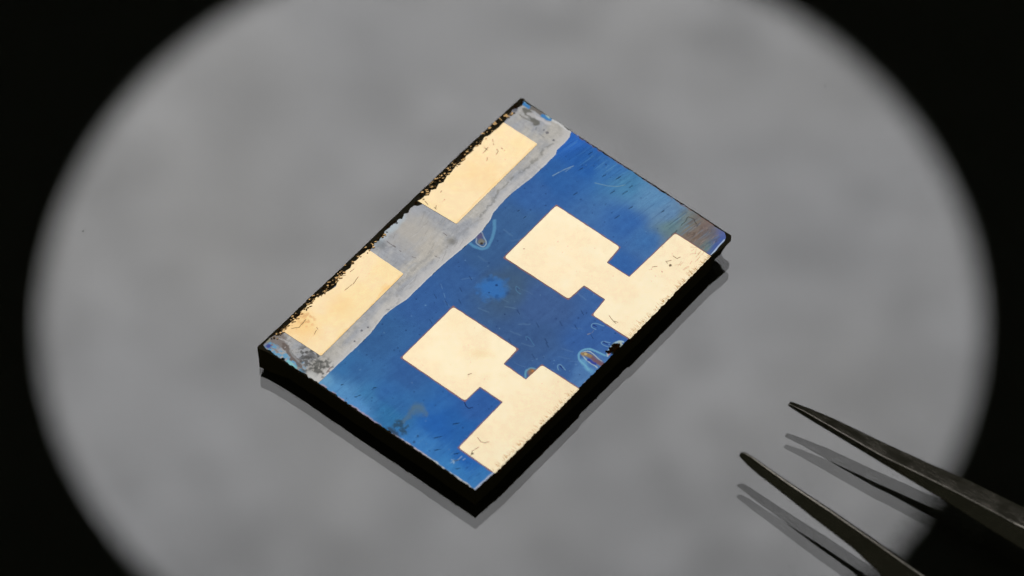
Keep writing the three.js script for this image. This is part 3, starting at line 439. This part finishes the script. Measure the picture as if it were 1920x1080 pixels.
// crumbled rim along the long far side, with glints of gold in it
{
  const rim = (t) => { const i = t * 6, k = [cA, [-6.133, -7.928], [-6.185, -4.705], [-6.181, -1.652], [-6.221, 3.532], [-6.255, 6.427], [-6.277, 8.793]], a = Math.min(5, Math.floor(i)), f = i - a; return [k[a][0] + (k[a + 1][0] - k[a][0]) * f, k[a][1] + (k[a + 1][1] - k[a][1]) * f]; };
  const lump = (x, y, z, r, flat) => { const p = []; for (let i = 0; i < 11; i++) { const v = new THREE.Vector3(rr(-1, 1), rr(-1, 1), rr(-1, 1)).normalize().multiplyScalar(r * rr(0.7, 1.1)); v.y *= flat; p.push(new THREE.Vector3((x + v.x) * MM, (y + v.y) * MM, (z + v.z) * MM)); } return new ConvexGeometry(p); };
  const dark = [], bright = [];
  const plateFlake = (x, y, z, r) => { const p = [], n = 6, a0 = rr(0, 6), st = rr(1, 2.2), tx = rr(-0.085, 0.085), tz = rr(-0.085, 0.085); for (let i = 0; i < n; i++) { const a = a0 + i * 6.283 / n, q = r * rr(0.6, 1), u = Math.cos(a) * q * st * 0.7, v = Math.sin(a) * q / st; const dx = u * 0.6 + v * 0.8, dz = -u * 0.8 + v * 0.6; for (const h of [0, 0.012]) p.push(new THREE.Vector3((x + dx) * MM, (y + h + dx * tx + dz * tz) * MM, (z + dz) * MM)); } return new ConvexGeometry(p); };
  for (let i = 0; i < 260; i++) { const t = rr(0.01, 0.985), p = rim(t), o = rr(0.1, 0.3); dark.push(lump(p[0] + o, T - 0.03, p[1] + rr(-0.05, 0.05), rr(0.05, 0.14), 0.5)); }
  for (let i = 0; i < 210; i++) { const t = rnd() < 0.45 ? rr(0.13, 0.5) : rr(0.575, 0.97), p = rim(t), o = 0.06 + rr(0, 0.34); bright.push(plateFlake(p[0] + o, T + rr(0.03, 0.05), p[1], rr(0.022, 0.085))); }
  const d = mesh('edge_crumb', mergeGeometries(dark), M.crumb, chip), b = mesh('gold_flake', mergeGeometries(bright), M.flake, chip);
  tag(d, 'black glass crumbs along the broken long edge', null, null, 'stuff'); tag(b, 'gold flakes caught in the broken long edge', null, null, 'stuff');
  // crater at the right edge between the two large contacts, and splinters along the cut sides
  const sp = [];
  for (let i = 0; i < 22; i++) { const c = [6.199, -0.677], q = [c[0] + rr(-0.32, -0.06), c[1] + rr(-0.3, 0.3)]; sp.push(lump(q[0], T + 0.01, q[1], rr(0.05, 0.13), 0.6)); }
  const edges = [[[6.090, 7.705], cC, 12], [cC, [3.188, 8.959], 20], [[3.188, 8.959], [-2.641, 9.003], 50], [[-2.641, 9.003], [-5.789, 9.137], 14], [[-2.783, -8.974], [5.510, -8.906], 60], [[6.177, 1.947], [6.177, -0.475], 12], [[6.248, -1.569], [6.301, -7.441], 14], [[6.090, 7.705], [6.177, 1.947], 14]];
  for (const [a, b2, n] of edges) for (let i = 0; i < n; i++) { const t = rnd(); sp.push(lump(a[0] + (b2[0] - a[0]) * t + rr(-0.03, 0.03), T - 0.005, a[1] + (b2[1] - a[1]) * t + rr(-0.03, 0.03), rr(0.015, 0.04), 0.7)); }
  tag(mesh('glass_splinter', mergeGeometries(sp), M.crumb, chip), 'dark splinters along the cut sides', null, null, 'stuff');
}

// ---------------------------------------------------------------- tweezers lying on their side, points towards the chip
{
  const tw = new THREE.Group(); tw.name = 'tweezers'; scene.add(tw);
  tag(tw, 'dark steel pointed tweezers lying on the glass, tips open beside the chip', 'tweezers');
  const tex = (() => {          // brushed steel: long fine scratches, soft tarnish
    const w = 512, h = 1024, px = new Uint8Array(w * h * 4), ro = new Uint8Array(w * h * 4);
    for (let j = 0; j < h; j++) for (let i = 0; i < w; i++) {
      const k = (j * w + i) * 4, s = vnoise(i * 0.9, j * 0.02, 3) * 0.5 + vnoise(i * 0.35, j * 0.05, 7) * 0.5, t = fbm(i / 60, j / 60, 9, 4), f = vnoise(i * 0.8, j * 0.8, 12);
      const v = 0.56 + s * 0.22 + (t - 0.5) * 0.25 + f * 0.05;
      px[k] = 255 * clamp(toSrgb(v)); px[k + 1] = 255 * clamp(toSrgb(v * 0.92)); px[k + 2] = 255 * clamp(toSrgb(v * 0.8)); px[k + 3] = 255;
      const r = 0.13 + s * 0.2 + (t - 0.5) * 0.2; ro[k] = ro[k + 1] = ro[k + 2] = 255 * clamp(r); ro[k + 3] = 255;
    }
    const mk = (d, c) => { const x = new THREE.DataTexture(d, w, h, THREE.RGBAFormat); if (c) x.colorSpace = THREE.SRGBColorSpace; x.wrapS = x.wrapT = THREE.RepeatWrapping; x.magFilter = x.minFilter = THREE.LinearFilter; x.needsUpdate = true; return x; };
    return [mk(px, true), mk(ro, false)];
  })();
  const steel = new THREE.MeshPhysicalMaterial({ map: tex[0], roughnessMap: tex[1], roughness: 1, metalness: 1, bumpMap: tex[1], bumpScale: 0.0000015 });
  // each station: far edge, ridge, near edge (all on the upper side as seen), then the two hidden lower edges; x, y, z in mm
  function tine(stations, facet, roll, label) {      // facet: width of the flat ground along the ridge, mm
    const rings = stations.map(([a, r, b], n) => {
      const va = new THREE.Vector3(...a), vr = new THREE.Vector3(...r), vb = new THREE.Vector3(...b);
      const lowA = va.clone().lerp(vb, 0.15); lowA.y = Math.max(0.02, va.y - 0.06);
      const w = facet * Math.min(1, 0.25 + n * 0.16), flat = (to) => { const d = to.clone().sub(vr); d.y = 0; return vr.clone().addScaledVector(d.normalize(), w / 2); };
      const cs = [va, flat(va), flat(vb), vb, lowA], out = [];
      cs.forEach((c, i) => { const p = cs[(i + 4) % 5], q = cs[(i + 1) % 5], mr = i === 1 || i === 2 ? 0.035 : 0.09, s = c.clone().lerp(p, i === 1 ? Math.min(0.85, roll / c.distanceTo(p)) : Math.min(0.14, mr / c.distanceTo(p))), e = c.clone().lerp(q, Math.min(0.4, mr / c.distanceTo(q))); for (let j = 0; j <= 7; j++) { const t = j / 7, v = s.clone().multiplyScalar((1 - t) ** 2).addScaledVector(c, 2 * t * (1 - t)).addScaledVector(e, t * t); v.tangent = c.clone().sub(s).multiplyScalar(1 - t).addScaledVector(e.clone().sub(c), t).normalize(); out.push(v); } });
      return out;
    });
    // finer rings between the stations, slightly uneven as hand-ground steel is
    const fine = [];
    for (let i = 0; i + 1 < rings.length; i++) { const n = i < rings.length - 3 ? 24 : 6; for (let k = 0; k < n; k++) { const t = k / n; fine.push(rings[i].map((p, j) => { const o = rings[i + 1][j], v = p.clone().lerp(o, t); v.tangent = p.tangent.clone().lerp(o.tangent, t); const w = (fbm(v.x * 1.5, v.z * 1.5 + j * 0.3, 5, 3) - 0.5) * 0.02; v.y += w; return v; })); } }
    fine.push(rings.at(-1));
    const n = fine[0].length, pos = [], nor = [], uv = [], idx = [], mid = (r) => r.reduce((q, p) => q.add(p), new THREE.Vector3()).divideScalar(n); let len = 0;
    fine.forEach((r, i) => { if (i) len += r[0].distanceTo(fine[i - 1][0]); const ax = mid(fine[Math.min(i + 1, fine.length - 1)]).sub(mid(fine[Math.max(i - 1, 0)])).normalize(), m = mid(r); r.concat([r[0]]).forEach((p, j) => { const nn = new THREE.Vector3().crossVectors(ax, p.tangent).normalize(); if (nn.dot(p.clone().sub(m)) < 0) nn.negate(); nor.push(nn.x, nn.y, nn.z); pos.push(p.x * MM, p.y * MM, p.z * MM); uv.push(j / n * 2, len / 12); }); });
    for (let i = 0; i + 1 < fine.length; i++) for (let j = 0; j < n; j++) { const a = i * (n + 1) + j, b = a + 1, c = a + n + 1, d = c + 1; idx.push(a, c, b, b, c, d); }
    for (const [i, flip] of [[0, false], [fine.length - 1, true]]) { const o = pos.length / 3, c = fine[i].reduce((s, p) => s.add(p), new THREE.Vector3()).divideScalar(n); const cn = fine[i ? i : 0][0].clone().sub(fine[i ? i - 1 : 1][0]).normalize(); fine[i].concat([c]).forEach((p) => { pos.push(p.x * MM, p.y * MM, p.z * MM); nor.push(cn.x, cn.y, cn.z); uv.push(0.5, 0.5); }); for (let j = 0; j < n; j++) { const a = o + j, b = o + (j + 1) % n; if (flip) idx.push(a, o + n, b); else idx.push(a, b, o + n); } }
    const g = new THREE.BufferGeometry(); g.setAttribute('position', new THREE.Float32BufferAttribute(pos, 3)); g.setAttribute('uv', new THREE.Float32BufferAttribute(uv, 2)); const at3 = (a, i) => new THREE.Vector3(a[i * 3], a[i * 3 + 1], a[i * 3 + 2]);
    for (let i = 0; i < idx.length; i += 3) {       // every face turned the way its normals point
      const [a, b, c] = idx.slice(i, i + 3), f = at3(pos, b).sub(at3(pos, a)).cross(at3(pos, c).sub(at3(pos, a)));
      if (f.dot(at3(nor, a).add(at3(nor, b)).add(at3(nor, c))) < 0) { idx[i + 1] = c; idx[i + 2] = b; }
    }
    g.setAttribute('normal', new THREE.Float32BufferAttribute(nor, 3)); g.setIndex(idx);
    mesh('tine', g, steel, tw).userData.label = label;
  }
  tine([[[12.215, 1.270, 7.017], [12.126, 1.310, 7.171], [12.096, 1.200, 7.168]],
    [[12.285, 1.270, 7.017], [12.228, 1.330, 7.227], [12.155, 1.160, 7.225]],
    [[12.861, 1.260, 7.264], [12.799, 1.330, 7.564], [12.670, 1.100, 7.607]],
    [[14.007, 1.240, 7.826], [13.909, 1.330, 8.348], [13.716, 1.050, 8.358]],
    [[16.164, 1.210, 9.077], [15.981, 1.310, 9.809], [15.725, 0.980, 9.815]],
    [[18.286, 1.180, 10.250], [17.981, 1.290, 10.982], [17.608, 0.900, 11.171]],
    [[19.703, 1.160, 10.967], [19.363, 1.280, 11.826], [18.857, 0.840, 12.037]],
    [[22.213, 1.140, 12.473], [21.681, 1.270, 13.343], [20.846, 0.740, 13.524]],
    [[28.807, 1.790, 17.004], [28.275, 2.140, 17.874], [27.440, 0.190, 18.055]],
    [[38.671, 2.150, 23.842], [38.138, 2.500, 24.712], [37.303, 0.060, 24.893]],
    [[55.350, 2.450, 34.879], [54.818, 2.800, 35.749], [53.983, 0.060, 35.930]],
    [[77.242, 2.450, 47.116], [76.709, 2.800, 47.986], [75.875, 0.060, 48.167]],
    [[94.866, 2.450, 56.739], [94.334, 2.800, 57.609], [93.499, 0.060, 57.791]]], 0.06, 0.55, 'upper tine with a broad brushed top face');
  tine([[[9.991, 1.270, 9.672], [9.942, 1.310, 9.726], [9.874, 1.200, 9.820]],
    [[10.143, 1.260, 9.652], [10.103, 1.320, 9.732], [9.931, 1.140, 9.920]],
    [[10.485, 1.240, 9.874], [10.442, 1.340, 9.981], [10.180, 1.080, 10.212]],
    [[10.993, 1.220, 10.303], [10.946, 1.370, 10.456], [10.608, 1.040, 10.656]],
    [[12.063, 1.180, 11.186], [11.995, 1.420, 11.409], [11.596, 1.000, 11.564]],
    [[13.808, 1.140, 12.555], [13.715, 1.500, 12.865], [13.066, 0.940, 12.972]],
    [[15.580, 1.100, 14.020], [15.460, 1.560, 14.402], [14.617, 0.860, 14.356]],
    [[17.727, 1.060, 15.820], [17.578, 1.620, 16.270], [16.462, 0.760, 16.462]],
    [[24.184, 1.790, 20.543], [24.035, 2.140, 20.993], [22.919, 0.190, 21.185]],
    [[34.165, 2.150, 27.223], [34.016, 2.500, 27.673], [32.900, 0.060, 27.865]],
    [[50.249, 2.450, 39.111], [50.100, 2.800, 39.561], [48.984, 0.060, 39.753]],
    [[69.306, 2.450, 55.403], [69.157, 2.800, 55.853], [68.041, 0.060, 56.045]],
    [[84.209, 2.450, 68.905], [84.060, 2.800, 69.355], [82.945, 0.060, 69.547]]], 0.095, 0.04, 'lower tine with a bright narrow top edge and dark flank');
}

// ---------------------------------------------------------------- dust on the plate
{
  const g = [];
  for (const [x, z, r] of [[14.602, -11.566, 0.050], [-9.950, -7.324, 0.045], [-10.161, -4.544, 0.040], [-19.511, -3.156, 0.050], [-19.586, -6.986, 0.040], [-12.127, -12.612, 0.035], [-13.603, 6.958, 0.045], [-17.102, 8.001, 0.050], [-18.299, 8.813, 0.030], [16.203, -8.096, 0.035], [16.552, -7.170, 0.035], [17.033, 0.206, 0.045], [20.426, -0.680, 0.050], [11.946, 14.712, 0.050], [-4.661, -14.079, 0.030], [6.778, 9.176, 0.030], [8.357, -12.548, 0.025]]) { const p = []; for (let i = 0; i < 9; i++) p.push(new THREE.Vector3((x + rr(-r, r) * 0.7) * MM, rr(0, r) * MM, (z + rr(-r, r) * 0.7) * MM)); g.push(new ConvexGeometry(p)); }
  tag(mesh('dust', mergeGeometries(g), M.dust), 'tiny dark dust specks scattered on the glass plate', 'dust', null, 'stuff');
}

// ---------------------------------------------------------------- the lamp that the glass mirrors: a black can with a round paper diffuser
{
  const lamp = new THREE.Group(); lamp.name = 'round_lamp'; lamp.position.copy(LAMP_POS); lamp.rotation.set(LAMP_TILT, 0, 0); scene.add(lamp);
  tag(lamp, 'round diffused lamp, mirrored as the large grey disc in the glass', 'lamp');
  const r = LAMP_RADIUS, o = r * 1.75;      // local -z faces down onto the plate after the tilt
  const ring = new THREE.Shape(); ring.absarc(0, 0, o, 0, Math.PI * 2); const hole = new THREE.Path(); hole.absarc(0, 0, r, 0, Math.PI * 2, true); ring.holes.push(hole);
  const front = mesh('mask_ring', new THREE.ExtrudeGeometry(ring, { depth: 0.0015, bevelEnabled: false, curveSegments: 96 }), M.black, lamp); front.position.z = -0.002;  // added black mask: its round hole hides the area light's square corners
  const can = mesh('housing', new THREE.LatheGeometry([[o, -0.0005], [o, 0.05], [0.02, 0.08], [0.0005, 0.08], [0.0005, 0.077], [0.019, 0.077], [o - 0.003, 0.048], [o - 0.003, -0.0005]].map(([a, b]) => new THREE.Vector2(a, b)), 64), M.black, lamp); can.rotation.x = Math.PI / 2;
  const w = 512, px = new Float32Array(w * w * 4);     // mottled paper: how much each spot lets through
  for (let j = 0; j < w; j++) for (let i = 0; i < w; i++) {
    const x = i / w, y = j / w, k = (j * w + i) * 4;
    const v = 1 + (0.5 * vnoise(x * 40 + y * 13, y * 40 - x * 13, 3) + 0.5 * vnoise(x * 31 - y * 25 + 7, y * 31 + x * 25, 5) - 0.5) * 0.52 + 0.25 * (0.5 - y) + 0.25 * (x - 0.5) - 0.95 * Math.max(0, 0.46 - x) + (fbm(x * 12 + y * 5, y * 12 - x * 5, 8, 2) - 0.5) * 0.1;
    const c = (fbm(x * 7, y * 7, 40, 2) - 0.5) * 0.05;
    px[k] = v * (1 + c * 0.4); px[k + 1] = v; px[k + 2] = v * (1.02 - c); px[k + 3] = 1;
  }
  const paper = new THREE.DataTexture(px, w, w, THREE.RGBAFormat, THREE.FloatType); paper.magFilter = paper.minFilter = THREE.LinearFilter; paper.needsUpdate = true;
  const disc = mesh('diffuser', new THREE.CylinderGeometry(r * 1.6, r * 1.6, 0.0008, 96), new THREE.MeshStandardMaterial({ color: 0xe8e6e0, roughness: 1, emissive: 0xffffff, emissiveIntensity: GLOW, emissiveMap: paper }), lamp);
  disc.rotation.x = -Math.PI / 2; disc.position.z = 0.006;
  const light = new THREE.RectAreaLight(0xffffff, AREA, r * 2.2, r * 2.2); light.name = 'lamp_light'; light.position.z = 0.004; lamp.add(light);
}

renderer.render(scene, camera);
